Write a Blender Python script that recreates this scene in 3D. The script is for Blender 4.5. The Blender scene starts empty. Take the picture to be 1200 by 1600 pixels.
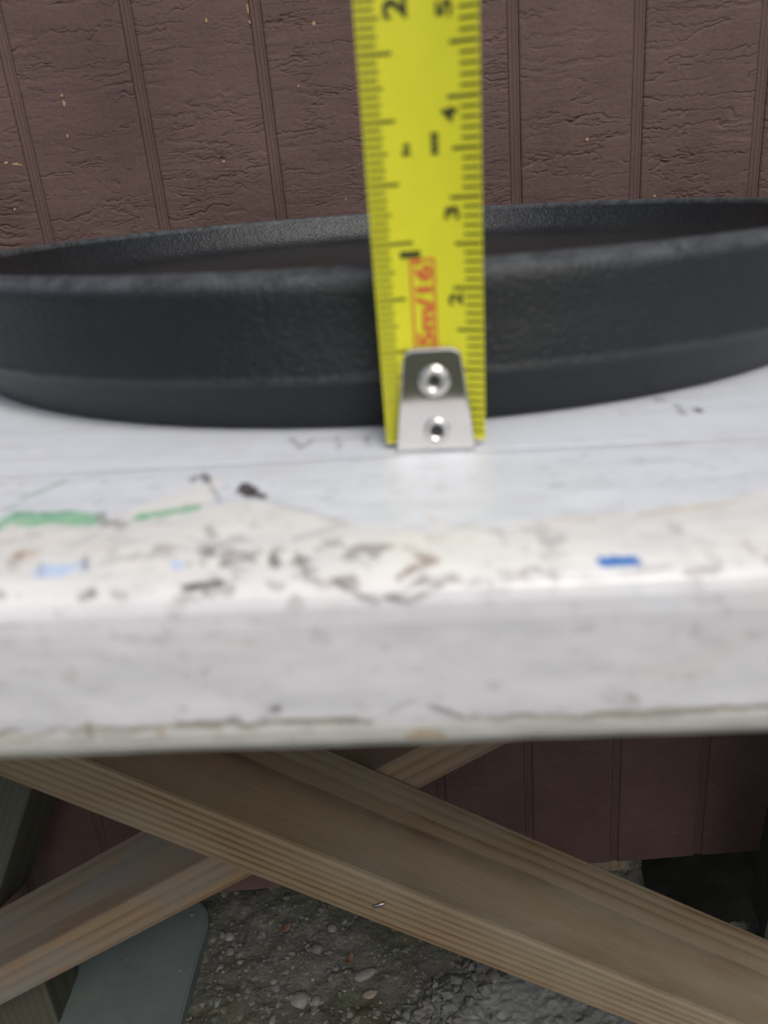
import bpy, bmesh, math, random
import numpy as np
from mathutils import Matrix, Vector

# ---------------------------------------------------------------- scene, camera, light
S = bpy.context.scene
COL = S.collection
rad = math.radians

GZ = 0.80                                   # camera height above the ground
PITCH, ROLL, YAW = rad(21.567), rad(5.296), rad(-1.1)


def cam_axes(phi, rho, psi):
    c, s = math.cos, math.sin
    r = Vector((c(psi), -s(psi), 0)); f0 = Vector((s(psi), c(psi), 0)); u0 = Vector((0, 0, 1))
    f = f0 * c(phi) - u0 * s(phi); u = u0 * c(phi) + f0 * s(phi)
    return r * c(rho) - u * s(rho), u * c(rho) + r * s(rho), f


_r, _u, _f = cam_axes(PITCH, ROLL, YAW)
cd = bpy.data.cameras.new('camera')
cam = bpy.data.objects.new('camera', cd); COL.objects.link(cam)
cam.matrix_world = Matrix(((_r.x, _u.x, -_f.x, 0), (_r.y, _u.y, -_f.y, 0), (_r.z, _u.z, -_f.z, GZ), (0, 0, 0, 1)))
cd.sensor_fit = 'AUTO'; cd.sensor_width = 36.0; cd.lens = 27.0
cd.clip_start = 0.005; cd.clip_end = 1000.0
cd.dof.use_dof = True; cd.dof.focus_distance = 0.66; cd.dof.aperture_fstop = 26.0
S.camera = cam

SUN_EL, SUN_AZ = rad(51), rad(163)          # azimuth clockwise from +y: from behind the camera, a little to the right
W = bpy.data.worlds.new('World'); S.world = W; W.use_nodes = True
nt = W.node_tree
bg = nt.nodes['Background']
sky = nt.nodes.new('ShaderNodeTexSky'); sky.sky_type = 'NISHITA'; sky.sun_disc = False
sky.sun_elevation = SUN_EL; sky.sun_rotation = SUN_AZ; sky.dust_density = 4.0; sky.air_density = 1.0; sky.ozone_density = 1.0
hs = nt.nodes.new('ShaderNodeHueSaturation'); hs.inputs['Saturation'].default_value = 0.6
nt.links.new(sky.outputs[0], hs.inputs['Color']); nt.links.new(hs.outputs[0], bg.inputs['Color'])
bg.inputs['Strength'].default_value = 0.112

sd = bpy.data.lights.new('sun', 'SUN'); sd.energy = 1.5; sd.angle = rad(26); sd.color = (1.0, 0.975, 0.94)
sun = bpy.data.objects.new('sun', sd); COL.objects.link(sun)
_d = Vector((math.sin(SUN_AZ) * math.cos(SUN_EL), math.cos(SUN_AZ) * math.cos(SUN_EL), math.sin(SUN_EL)))
sun.rotation_euler = _d.to_track_quat('Z', 'Y').to_euler()

S.view_settings.view_transform = 'Standard'; S.view_settings.look = 'None'
S.view_settings.exposure = 0.08; S.view_settings.gamma = 1.0; S.view_settings.use_curve_mapping = False
S.render.engine = 'CYCLES'
S.cycles.use_denoising = True
S.cycles.max_bounces = 8

random.seed(4)
RNG = np.random.default_rng(11)


# ---------------------------------------------------------------- helpers
def hash2(ix, iy, seed):
    h = (ix.astype(np.int64) * 374761393 + iy.astype(np.int64) * 668265263 + seed * 1442695041) & 0xFFFFFFFF
    h = ((h ^ (h >> 13)) * 1274126177) & 0xFFFFFFFF
    return ((h ^ (h >> 16)) & 0xFFFFFF) / float(0xFFFFFF)


def vnoise(x, y, seed=0):
    ix = np.floor(x); iy = np.floor(y); fx = x - ix; fy = y - iy
    fx = fx * fx * (3 - 2 * fx); fy = fy * fy * (3 - 2 * fy)
    a = hash2(ix, iy, seed); b = hash2(ix + 1, iy, seed); c = hash2(ix, iy + 1, seed); d = hash2(ix + 1, iy + 1, seed)
    return (a * (1 - fx) + b * fx) * (1 - fy) + (c * (1 - fx) + d * fx) * fy


def fbm(x, y, seed=0, oct=4):
    v = 0; a = 0.5
    for i in range(oct):
        v = v + a * vnoise(x * 2 ** i, y * 2 ** i, seed + i * 17); a *= 0.5
    return v / (1 - 0.5 ** oct)


def sstep(a, b, x):
    t = np.clip((x - a) / (b - a), 0, 1); return t * t * (3 - 2 * t)


def tag(o, label=None, cat=None, group=None, kind=None):
    if label: o['label'] = label
    if cat: o['category'] = cat
    if group: o['group'] = group
    if kind: o['kind'] = kind
    return o


def mesh_from(verts, faces, smooth=False):
    me = bpy.data.meshes.new('mesh'); me.from_pydata([tuple(map(float, v)) for v in verts], [], [tuple(f) for f in faces])
    me.update()
    if smooth: me.polygons.foreach_set('use_smooth', [True] * len(me.polygons))
    return me


def obj(name, me, mat=None, parent=None, M=None):
    """link a mesh; M is its WORLD matrix"""
    me.name = name
    o = bpy.data.objects.new(name, me); COL.objects.link(o)
    if mat is not None and len(me.materials) == 0: me.materials.append(mat)
    M = M if M is not None else Matrix.Identity(4)
    if parent is not None:
        o.parent = parent
        o.matrix_basis = world_of(parent).inverted() @ M
    else:
        o.matrix_basis = M
    return o


def world_of(o):
    return (world_of(o.parent) @ o.matrix_basis) if o.parent else o.matrix_basis.copy()


def empty(name, M):
    o = bpy.data.objects.new(name, None); COL.objects.link(o); o.matrix_basis = M; o.empty_display_size = 0.05
    return o


def bm_mesh(bm, smooth=False):
    me = bpy.data.meshes.new('mesh'); bm.to_mesh(me); bm.free()
    if smooth: me.polygons.foreach_set('use_smooth', [True] * len(me.polygons))
    return me


def grid_mesh(X, Y, Z, smooth=True):
    """X,Y,Z arrays (rows, cols)"""
    nr, nc = X.shape
    co = np.stack([X, Y, Z], -1).reshape(-1, 3).astype(np.float32)
    i = np.arange(nr * nc).reshape(nr, nc)
    q = np.stack([i[:-1, :-1], i[:-1, 1:], i[1:, 1:], i[1:, :-1]], -1).reshape(-1, 4)
    me = bpy.data.meshes.new('mesh')
    me.vertices.add(len(co)); me.vertices.foreach_set('co', co.ravel())
    me.loops.add(q.size); me.loops.foreach_set('vertex_index', q.ravel().astype(np.int32))
    me.polygons.add(len(q)); me.polygons.foreach_set('loop_start', np.arange(0, q.size, 4, dtype=np.int32))
    try: me.polygons.foreach_set('loop_total', np.full(len(q), 4, dtype=np.int32))
    except Exception: pass
    me.update(calc_edges=True); me.validate()
    if smooth: me.polygons.foreach_set('use_smooth', [True] * len(me.polygons))
    return me


def lathe(prof, seg):
    V, F = [], []
    for r, z in prof:
        for k in range(seg):
            a = 2 * math.pi * k / seg; V.append((r * math.cos(a), r * math.sin(a), z))
    n = len(prof)
    for i in range(n - 1):
        for k in range(seg):
            k2 = (k + 1) % seg
            F.append((i * seg + k, i * seg + k2, (i + 1) * seg + k2, (i + 1) * seg + k))
    return V, F


# ---------------------------------------------------------------- material helpers
class NT:
    def __init__(self, name):
        self.m = bpy.data.materials.new(name); self.m.use_nodes = True
        self.t = self.m.node_tree; self.b = self.t.nodes['Principled BSDF']

    def n(self, kind, **kw):
        x = self.t.nodes.new(kind)
        for k, v in kw.items():
            if k in x.inputs.keys(): x.inputs[k].default_value = v
            else: setattr(x, k, v)
        return x

    def l(self, a, b): self.t.links.new(a, b)

    def coord(self, which='Object', scale=(1, 1, 1), rot=(0, 0, 0)):
        c = self.n('ShaderNodeTexCoord'); m = self.n('ShaderNodeMapping')
        m.inputs['Scale'].default_value = scale; m.inputs['Rotation'].default_value = rot
        self.l(c.outputs[which], m.inputs['Vector']); return m.outputs[0]

    def noise(self, vec, scale, detail=4, rough=0.55, dist=0):
        x = self.n('ShaderNodeTexNoise', Scale=scale, Detail=detail, Roughness=rough, Distortion=dist)
        self.l(vec, x.inputs['Vector']); return x.outputs['Fac']

    def ramp(self, fac, stops):
        r = self.n('ShaderNodeValToRGB'); e = r.color_ramp.elements
        while len(e) < len(stops): e.new(0.5)
        for i, (p, c) in enumerate(stops):
            e[i].position = p; e[i].color = (*c, 1) if len(c) == 3 else c
        self.l(fac, r.inputs[0]); return r.outputs['Color']

    def mix(self, fac, a, b, mode='MIX'):
        x = self.n('ShaderNodeMix', data_type='RGBA', blend_type=mode)
        for v, s in ((fac, x.inputs[0]), (a, x.inputs[6]), (b, x.inputs[7])):
            if hasattr(v, 'links'): self.l(v, s)
            elif isinstance(v, (int, float)): s.default_value = v
            else: s.default_value = (*v, 1)
        return x.outputs[2]

    def math(self, op, a, b=0.0, c=0.0):
        x = self.n('ShaderNodeMath', operation=op)
        for i, v in enumerate((a, b, c)):
            if hasattr(v, 'links'): self.l(v, x.inputs[i])
            else: x.inputs[i].default_value = v
        return x.outputs[0]

    def bump(self, h, dist, strength=1.0, normal=None):
        x = self.n('ShaderNodeBump', Distance=dist, Strength=strength); self.l(h, x.inputs['Height'])
        if normal is not None: self.l(normal, x.inputs['Normal'])
        self.l(x.outputs[0], self.b.inputs['Normal']); return x.outputs[0]

    def set(self, **kw):
        for k, v in kw.items():
            s = self.b.inputs[k.replace('_', ' ')]
            if hasattr(v, 'links'): self.l(v, s)
            elif isinstance(v, tuple): s.default_value = (*v, 1) if len(v) == 3 else v
            else: s.default_value = v
        return self.m


def m_siding():
    t = NT('brown_siding_paint')
    v = t.coord('Object')
    big = t.noise(v, 9, 3); fine = t.noise(v, 420, 3, 0.6)
    c = t.ramp(big, [(0.3, (0.080, 0.047, 0.042)), (0.7, (0.116, 0.073, 0.064))])
    g = t.ramp(fine, [(0.35, (0.86, 0.86, 0.86)), (0.7, (1.06, 1.04, 1.04))])
    c = t.mix(1.0, c, g, 'MULTIPLY')
    vg = t.coord('Object', (60, 60, 900))
    gr = t.noise(vg, 1.0, 4, 0.6)
    t.bump(gr, 0.0004, 0.5)
    return t.set(Base_Color=c, Roughness=0.72, Specular_IOR_Level=0.25)


def m_chip():
    t = NT('bare_wood_chip'); v = t.coord('Object')
    return t.set(Base_Color=t.ramp(t.noise(v, 900, 2), [(0.3, (0.20, 0.10, 0.04)), (0.7, (0.38, 0.26, 0.15))]), Roughness=0.8)


def m_wood(name, light, dark, grey, ring=0.0058, seed=0.0, greyfac=0.5):
    """weathered softwood: growth rings round a pith that runs along local x"""
    t = NT(name)
    v = t.coord('Object', (1, 1, 1))
    warp = t.n('ShaderNodeTexNoise', Scale=1.0, Detail=3.0)
    t.l(t.coord('Object', (1.6, 14, 14)), warp.inputs['Vector'])
    sep = t.n('ShaderNodeSeparateXYZ'); t.l(v, sep.inputs[0])
    y = t.math('ADD', sep.outputs['Y'], 0.03 + seed); z = t.math('ADD', sep.outputs['Z'], 0.14)
    r = t.math('SQRT', t.math('ADD', t.math('MULTIPLY', t.math('MULTIPLY', y, y), 1.0), t.math('MULTIPLY', z, z)))
    r = t.math('ADD', r, t.math('MULTIPLY', warp.outputs['Fac'], 0.010))
    ph = t.math('FRACT', t.math('DIVIDE', r, ring))
    fib = t.noise(t.coord('Object', (14, 900, 900)), 1.0, 3, 0.6)
    rings = t.ramp(ph, [(0.0, light), (0.40, light), (0.84, dark), (0.92, dark), (1.0, light)])
    soft = t.noise(t.coord('Object', (5, 40, 40)), 1.0, 3, 0.6)
    rings = t.mix(t.math('MULTIPLY', soft, 0.6), rings, tuple(x * 0.62 + y_ * 0.38 for x, y_ in zip(light, dark)))
    c = t.mix(t.math('MULTIPLY', fib, 0.55), rings, dark)
    blot = t.noise(t.coord('Object', (7, 26, 26)), 1.0, 4, 0.6)
    gf = t.math('MULTIPLY', t.ramp(blot, [(0.35, (0, 0, 0)), (0.68, (1, 1, 1))]), greyfac)
    c = t.mix(gf, c, grey)
    h = t.math('ADD', t.math('MULTIPLY', ph, -0.5), t.math('MULTIPLY', fib, 0.8))
    t.bump(h, 0.0006, 0.6)
    return t.set(Base_Color=c, Roughness=0.78, Specular_IOR_Level=0.3)


def m_table_paint():
    t = NT('white_table_paint')
    a = t.n('ShaderNodeVertexColor', layer_name='paint') if False else t.n('ShaderNodeAttribute', attribute_name='paint')
    v = t.coord('Object')
    f = t.noise(v, 260, 4, 0.6); g = t.noise(v, 45, 3)
    c = t.mix(1.0, a.outputs['Color'], t.ramp(f, [(0.3, (0.95, 0.95, 0.95)), (0.7, (1.02, 1.02, 1.02))]), 'MULTIPLY')
    t.bump(t.noise(t.coord('Object', (30, 420, 420)), 1.0, 3), 0.0002, 0.35)
    ro = t.math('ADD', t.math('MULTIPLY', g, 0.22), 0.20)
    return t.set(Base_Color=c, Roughness=ro, Specular_IOR_Level=0.5)


def m_iron(name, spec, rough, fine, lump, dist, worn=None):
    t = NT(name)
    v = t.coord('Object')
    p = t.noise(v, 1500, 2, 0.6); q = t.noise(v, 230, 3, 0.5); b = t.noise(v, 30, 3)
    c = t.ramp(b, [(0.3, (0.0045, 0.0064, 0.0078)), (0.7, (0.0080, 0.0105, 0.0122))])
    h = t.math('ADD', t.math('MULTIPLY', p, fine), t.math('MULTIPLY', q, lump))
    t.bump(h, dist, 0.9)
    pt = t.noise(v, 14, 5, 0.65)                       # seasoning laid on unevenly
    c = t.mix(t.ramp(pt, [(0.42, (0, 0, 0)), (0.66, (0.55, 0.55, 0.55))]), c, (0.017, 0.018, 0.0185))
    if worn:  # pale highlight colour painted on the lip and bead
        wn = t.noise(v, 320, 4, 0.7); at = t.n('ShaderNodeAttribute', attribute_name='lip_glint')
        c = t.mix(t.math('MULTIPLY', t.ramp(wn, [(0.30, (0.15, 0.15, 0.15)), (0.62, (1, 1, 1))]), at.outputs['Fac']), c, worn)
    ro = t.math('ADD', t.math('MULTIPLY', pt, 0.22), rough - 0.06)
    return t.set(Base_Color=c, Roughness=ro, Specular_IOR_Level=spec)


def m_plain(name, col, rough=0.5, metal=0.0, var=0.08, scale=200, spec=0.5):
    t = NT(name); v = t.coord('Object')
    lo = tuple(x * (1 - var) for x in col); hi = tuple(min(1, x * (1 + var)) for x in col)
    c = t.ramp(t.noise(v, scale, 3), [(0.3, lo), (0.7, hi)])
    return t.set(Base_Color=c, Roughness=rough, Metallic=metal, Specular_IOR_Level=spec)


def m_steel():
    t = NT('bright_steel')
    f = t.noise(t.coord('Object', (3000, 300, 300)), 1.0, 2)
    ro = t.math('ADD', t.math('MULTIPLY', f, 0.05), 0.075)
    return t.set(Base_Color=(0.80, 0.765, 0.74), Metallic=1.0, Roughness=ro)


def m_concrete(name, lo, hi, scale=40, b=0.001):
    t = NT(name); v = t.coord('Object')
    f = t.noise(v, scale, 5, 0.65); s = t.noise(v, 700, 2)
    c = t.mix(0.35, t.ramp(f, [(0.3, lo), (0.7, hi)]), t.ramp(s, [(0.35, lo), (0.65, hi)]))
    t.bump(t.math('ADD', f, t.math('MULTIPLY', s, 0.3)), b, 0.6)
    return t.set(Base_Color=c, Roughness=0.85, Specular_IOR_Level=0.3)


def m_ground():
    t = NT('damp_gritty_soil')
    v = t.coord('Object')
    f = t.noise(v, 14, 5, 0.65); s = t.noise(v, 160, 3, 0.6); mo = t.noise(v, 7, 4, 0.6)
    c = t.ramp(f, [(0.3, (0.052, 0.051, 0.042)), (0.55, (0.092, 0.091, 0.079)), (0.75, (0.145, 0.142, 0.128))])
    c = t.mix(t.ramp(s, [(0.45, (0, 0, 0)), (0.75, (0.6, 0.6, 0.6))]), c, (0.14, 0.135, 0.12))
    c = t.mix(t.ramp(mo, [(0.42, (0, 0, 0)), (0.60, (0.85, 0.85, 0.85))]), c, (0.046, 0.052, 0.026))
    fl = t.noise(v, 95, 3, 0.7)
    c = t.mix(t.ramp(fl, [(0.58, (0, 0, 0)), (0.70, (0.7, 0.7, 0.7))]), c, (0.17, 0.165, 0.14))
    d = t.n('ShaderNodeVectorMath', operation='DISTANCE'); t.l(v, d.inputs[0]); d.inputs[1].default_value = (0, 0.7, 0)
    lw = t.ramp(t.math('ADD', t.math('MULTIPLY', d.outputs['Value'], 0.5), t.math('MULTIPLY', t.noise(v, 5, 3), 0.3)), [(0.62, (0, 0, 0)), (0.80, (1, 1, 1))])
    c = t.mix(lw, c, t.ramp(t.noise(v, 60, 4, 0.7), [(0.3, (0.014, 0.020, 0.007)), (0.7, (0.036, 0.048, 0.017))]))     # unseen dark lawn added round the bare patch to darken the hook's reflection
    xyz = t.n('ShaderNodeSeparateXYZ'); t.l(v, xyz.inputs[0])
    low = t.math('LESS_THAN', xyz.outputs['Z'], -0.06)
    c = t.mix(low, c, t.ramp(f, [(0.3, (0.010, 0.012, 0.009)), (0.75, (0.026, 0.030, 0.022))]))        # hollow painted darker, standing in for shade under the shed
    t.bump(t.math('ADD', s, f), 0.004, 0.7)
    return t.set(Base_Color=c, Roughness=0.8, Specular_IOR_Level=0.25)


def m_stone(name, cols):
    t = NT(name)
    v = t.coord('Object')
    g = t.n('ShaderNodeNewGeometry')
    c = t.ramp(g.outputs['Random Per Island'], [(i / max(1, len(cols) - 1), k) for i, k in enumerate(cols)])
    c = t.mix(1.0, c, t.ramp(t.noise(v, 120, 4), [(0.3, (0.75, 0.75, 0.75)), (0.7, (1.1, 1.1, 1.1))]), 'MULTIPLY')
    t.bump(t.noise(v, 300, 3), 0.001, 0.6)
    return t.set(Base_Color=c, Roughness=0.8)


MAT = {
    'siding': m_siding(), 'chip': m_chip(), 'table': m_table_paint(), 'iron': m_iron('black_cast_iron', 0.36, 0.40, 1.0, 0.40, 0.00036, (0.072, 0.080, 0.087)), 'seasoned': m_iron('oiled_black_iron', 0.62, 0.34, 1.0, 0.7, 0.00042), 'steel': m_steel(), 'rivet': m_plain('rivet_steel', (0.72, 0.69, 0.66), 0.30, 1.0, 0.06, 900), 'staple_wire': m_plain('dull_zinc_wire', (0.42, 0.42, 0.42), 0.45, 1.0, 0.1, 400), 'painted_hole_shade': m_plain('painted_hole_shade', (0.02, 0.022, 0.022), 0.6),
    'wood': m_wood('weathered_pine', (0.310, 0.218, 0.125), (0.085, 0.052, 0.028), (0.275, 0.248, 0.180), 0.0056, 0.0, 0.65),
    'wood2': m_wood('weathered_pine_grey', (0.270, 0.190, 0.115), (0.150, 0.098, 0.058), (0.160, 0.166, 0.152), 0.011, 0.02, 0.85),
    'wood_green': m_wood('green_treated_wood', (0.080, 0.078, 0.052), (0.045, 0.042, 0.026), (0.062, 0.068, 0.056), 0.008, 0.03, 0.6),
    'yellow': m_plain('yellow_blade_lacquer', (0.655, 0.64, 0.032), 0.42, 0, 0.03, 300, 0.35),
    'black_ink': m_plain('black_print', (0.030, 0.036, 0.010), 0.5),
    'red_ink': m_plain('red_print', (0.60, 0.11, 0.035), 0.5),
    'slab': m_concrete('grey_green_slab', (0.064, 0.082, 0.078), (0.124, 0.146, 0.138), 7, 0.0006),
    'footing': m_concrete('rough_concrete', (0.10, 0.108, 0.10), (0.23, 0.24, 0.225), 70, 0.004),
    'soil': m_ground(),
    'gravel': m_stone('mixed_gravel', [(0.075, 0.076, 0.066), (0.12, 0.118, 0.104), (0.095, 0.10, 0.09), (0.19, 0.185, 0.165), (0.07, 0.07, 0.058), (0.14, 0.122, 0.095), (0.105, 0.11, 0.104)]),
    'pebble': m_stone('pale_aggregate', [(0.095, 0.10, 0.092), (0.15, 0.147, 0.13), (0.12, 0.124, 0.115), (0.17, 0.165, 0.145)]),
    'leaf': m_plain('dry_leaf', (0.105, 0.062, 0.036), 0.7, 0, 0.3, 300),
    'leaf_pale': m_plain('pale_dry_leaf', (0.19, 0.155, 0.115), 0.7, 0, 0.25, 300),
}

# ---------------------------------------------------------------- ground (one sheet, fine under the table)
def axis(lo, hi, step, far):
    core = np.arange(lo, hi + step / 2, step); out = []
    d = step * 2; p = hi
    while p < far: p += d; d *= 1.45; out.append(p)
    neg = []; d = step * 2; p = lo
    while p > -far: p -= d; d *= 1.45; neg.append(p)
    return np.array(neg[::-1] + list(core) + out)


def ground_z(X, Y):
    near = sstep(3.0, 1.0, np.hypot(X, Y - 0.6))
    z = (fbm(X * 9, Y * 9, 3, 4) - 0.5) * 0.022 * near + (fbm(X * 60, Y * 60, 8, 3) - 0.5) * 0.011 * near
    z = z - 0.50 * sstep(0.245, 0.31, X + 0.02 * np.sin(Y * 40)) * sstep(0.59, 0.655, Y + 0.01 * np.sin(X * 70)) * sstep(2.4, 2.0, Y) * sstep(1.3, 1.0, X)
    return z


gx = axis(-0.75, 0.75, 0.0045, 250); gy = axis(0.40, 1.0, 0.0045, 250)
X, Y = np.meshgrid(gx, gy)
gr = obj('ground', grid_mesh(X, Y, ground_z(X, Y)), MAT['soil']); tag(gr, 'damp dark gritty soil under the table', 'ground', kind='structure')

# ---------------------------------------------------------------- shed wall: embossed siding boards with fluted grooves between
WY, GSP, GX0 = 0.711, 0.1016, -0.2818
ZB, ZT = GZ - 0.764, 2.25
wall = empty('shed_wall', Matrix.Translation((0.0, WY, ZB)))
tag(wall, 'brown painted shed wall of embossed vertical siding boards behind the table', 'wall')
HALF = 0.0046                                # half a fluted groove


def emboss(X, Z):
    """relief of the pressed wood-grain pattern, metres (positive = proud)"""
    wob = (vnoise(X * 30, Z * 30, 5) - 0.5) * 0.003 + (vnoise(X * 160, Z * 70, 6) - 0.5) * 0.0026 + (vnoise(X * 420, Z * 150, 7) - 0.5) * 0.0016
    n1 = fbm(X * 16 + 3.1, (Z + wob) * 130, 21, 4)
    steps = 7.0
    q = n1 * steps; fl = np.floor(q); fr = q - fl
    terr = (fl + sstep(0.0, 0.10, fr)) / steps
    mod = sstep(0.38, 0.62, fbm(X * 14, Z * 22, 33, 2))
    h = terr * 0.0022 * mod + n1 * 0.0006 * (1 - mod)
    tear = sstep(0.60, 0.72, fbm(X * 26, (Z + wob) * 240, 41, 3)) * sstep(0.42, 0.60, fbm(X * 16, Z * 30, 52, 2))
    h = h - 0.0009 * tear
    teeth = (vnoise(X * 330, Z * 110, 7) - 0.5) * 0.0030 * sstep(0.4, 0.7, vnoise(X * 60, Z * 60, 8))
    for fx_, fz_, sd_, dep, wd, lo in ((7, 62, 61, 0.0019, 0.013, 0.42), (13, 105, 161, 0.0018, 0.018, 0.46), (22, 165, 261, 0.0016, 0.024, 0.48)):
        crk = np.abs(fbm(X * fx_ + sd_, (Z + wob * 1.2 + teeth) * fz_, sd_, 3) - 0.5)
        h = h - dep * sstep(wd, wd * 0.2, crk) * sstep(lo, lo + 0.13, fbm(X * 19 + sd_, Z * 26, sd_ + 10, 3))
    pits = sstep(0.70, 0.80, vnoise(X * 420, Z * 420, 81))
    h = h - 0.0004 * pits + (fbm(X * 300, Z * 300, 91, 2) - 0.5) * 0.0005
    return h * 0.40


zs = np.concatenate([np.linspace(ZB, ZB + 0.45, 190)[:-1], np.linspace(ZB + 0.45, GZ - 0.03, 90)[:-1],
                     np.arange(GZ - 0.03, GZ + 0.225, 0.00055), np.linspace(GZ + 0.227, ZT, 120)])
for k in range(-6, 11):
    near = -1 <= k <= 6
    x0 = GX0 + k * GSP + HALF; x1 = GX0 + (k + 1) * GSP - HALF
    z = zs if near else np.concatenate([np.linspace(ZB, ZT, 260)])
    xs = np.linspace(x0, x1, 104 if near else 26)
    X, Z = np.meshgrid(xs, z)
    e = emboss(X + 7.31 * (k % 5), Z + 3.7 * (k % 3))
    edge = np.minimum(X - x0, x1 - X)
    Yv = WY - e + 0.0010 * sstep(0.0016, 0.0, edge)
    # turned-in sides of the board so that it has an edge and a back
    Xf = np.concatenate([X[:, :1], X, X[:, -1:]], 1); Zf = np.concatenate([Z[:, :1], Z, Z[:, -1:]], 1)
    Yf = np.concatenate([np.full_like(X[:, :1], WY + 0.012), Yv, np.full_like(X[:, :1], WY + 0.012)], 1)
    me = grid_mesh(Xf, Yf, Zf)
    obj('siding_board', me, MAT['siding'], wall)
for k in range(-6, 12):                      # fluted groove strips
    xc = GX0 + k * GSP
    prof = []
    for i in range(41):
        t = -1 + 2 * i / 40
        y = 0.0014 - 0.0007 * (0.5 + 0.5 * math.cos(t * math.pi * 3.0)) + (0.0009 if abs(t) > 0.93 else 0)
        prof.append((xc + t * (HALF + 0.0002), WY + y))
    V = [(x, y, zz) for zz in (ZB + 0.0005, ZT - 0.0005) for x, y in prof]
    n = len(prof)
    F = [(i, i + 1, n + i + 1, n + i) for i in range(n - 1)]
    obj('groove_strip', mesh_from(V, F, True), MAT['siding'], wall)
bm = bmesh.new(); bmesh.ops.create_cube(bm, size=1)
for v in bm.verts: v.co = Vector((0.30 + v.co.x * 1.72, WY + 0.021 + v.co.y * 0.018, (ZB + ZT) / 2 + v.co.z * (ZT - ZB - 0.002)))
obj('backing_sheet', bm_mesh(bm), MAT['siding'], wall)
for nm, c, s in (('added_shed_floor', (0.30, 1.60, ZB + 0.075), (1.70, 1.70, 0.10)), ('light_block_skirt', (0.30, 2.42, -0.25), (1.70, 0.04, 0.60)), ('light_block_skirt', (1.17, 1.58, -0.25), (0.04, 1.62, 0.60)), ('light_block_skirt', (-0.57, 1.58, -0.25), (0.04, 1.62, 0.60))):  # unseen floor and skirts added to keep light out from below the shed
    bm = bmesh.new(); bmesh.ops.create_cube(bm, size=1)
    for v in bm.verts: v.co = Vector((c[0] + v.co.x * s[0], c[1] + v.co.y * s[1], c[2] + v.co.z * s[2]))
    obj(nm, bm_mesh(bm), MAT['siding'], wall)


def aty(px, py, yw):
    """point of the plane y = yw seen at a place in the photograph (used once to measure, results are real positions)"""
    d = _f + _r * ((px - 600) / 1200) - _u * ((py - 800) / 1200)
    return d * (yw / d.y) + Vector((0, 0, GZ))


def flat_chip(pts, th):
    n = len(pts)
    V = [(x, -th, z) for x, z in pts] + [(x, 0, z) for x, z in pts]
    F = [tuple(range(n))] + [(i, (i + 1) % n, n + (i + 1) % n, n + i) for i in range(n)]
    return mesh_from(V, F)


for px, py, w, h in ((22, 256, 9, 4), (6, 254, 5, 4), (28, 257, 4, 5), (94, 148, 4, 4), (97, 160, 4, 7), (103, 212, 3, 5), (386, 12, 3, 14), (389, 33, 3, 4), (490, 34, 5, 6), (321, 30, 3, 5),
                     (919, 217, 4, 5), (466, 133, 2, 4), (540, 311, 2, 3), (20, 327, 3, 4), (348, 252, 4, 3), (1025, 306, 4, 3)):
    p = aty(px, py, WY - 0.0045); s = 0.36e-3
    pts = [(math.cos(a) * w * s * random.uniform(.6, 1.1), math.sin(a) * h * s * random.uniform(.6, 1.1)) for a in [i * math.pi / 4 for i in range(8)]]
    kk = int(math.floor((p.x - GX0) / GSP))
    e = float(emboss(np.array([[p.x + 7.31 * (kk % 5)]]), np.array([[p.z + 3.7 * (kk % 3)]]))[0, 0])
    obj('paint_chip', flat_chip(pts, 0.0006), MAT['chip'], wall, Matrix.Translation((p.x, WY - e + 0.0001, p.z)))

# skid post under the wall
def board(L, D, T, bevel=0.003, seg=2):
    bm = bmesh.new(); bmesh.ops.create_cube(bm, size=1)
    for v in bm.verts: v.co = Vector((v.co.x * L, v.co.y * D, v.co.z * T))
    bmesh.ops.bevel(bm, geom=list(bm.edges), offset=bevel, segments=seg, affect='EDGES', profile=0.6)
    # cut along the length so that slight warp reads
    me = bm_mesh(bm, False)
    return me


def along(p0, p1, ydir=Vector((0, 1, 0))):
    """world matrix of a board whose local x runs p0 -> p1 and local y follows ydir"""
    x = (p1 - p0).normalized(); z = x.cross(ydir).normalized(); y = z.cross(x)
    c = (p0 + p1) / 2
    return Matrix(((x.x, y.x, z.x, c.x), (x.y, y.y, z.y, c.y), (x.z, y.z, z.z, c.z), (0, 0, 0, 1)))


post = obj('support_post', board(0.14, 0.089, 0.060), MAT['wood2'], None, along(Vector((0.222, WY + 0.062, -0.06)), Vector((0.222, WY + 0.062, ZB - 0.001))))
tag(post, 'tan squared post carrying the bottom edge of the brown wall', 'post')

# ---------------------------------------------------------------- table: frame of its sloping top
TX, TY = -0.0225, 0.026
T0 = Vector((0.0058, 0.0968, GZ - 0.0296))
nn = Vector((-TX, -TY, 1)).normalized(); ex = Vector((1, 0, TX)).normalized(); ey = nn.cross(ex)
th = rad(-2.3); TU = ex * math.cos(th) + ey * math.sin(th); TV = nn.cross(TU)
TM = Matrix(((TU.x, TV.x, nn.x, T0.x), (TU.y, TV.y, nn.y, T0.y), (TU.z, TV.z, nn.z, T0.z), (0, 0, 0, 1)))
table = empty('white_table', TM)
tag(table, 'worn white painted table with crossed timber braces underneath', 'table')

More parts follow.
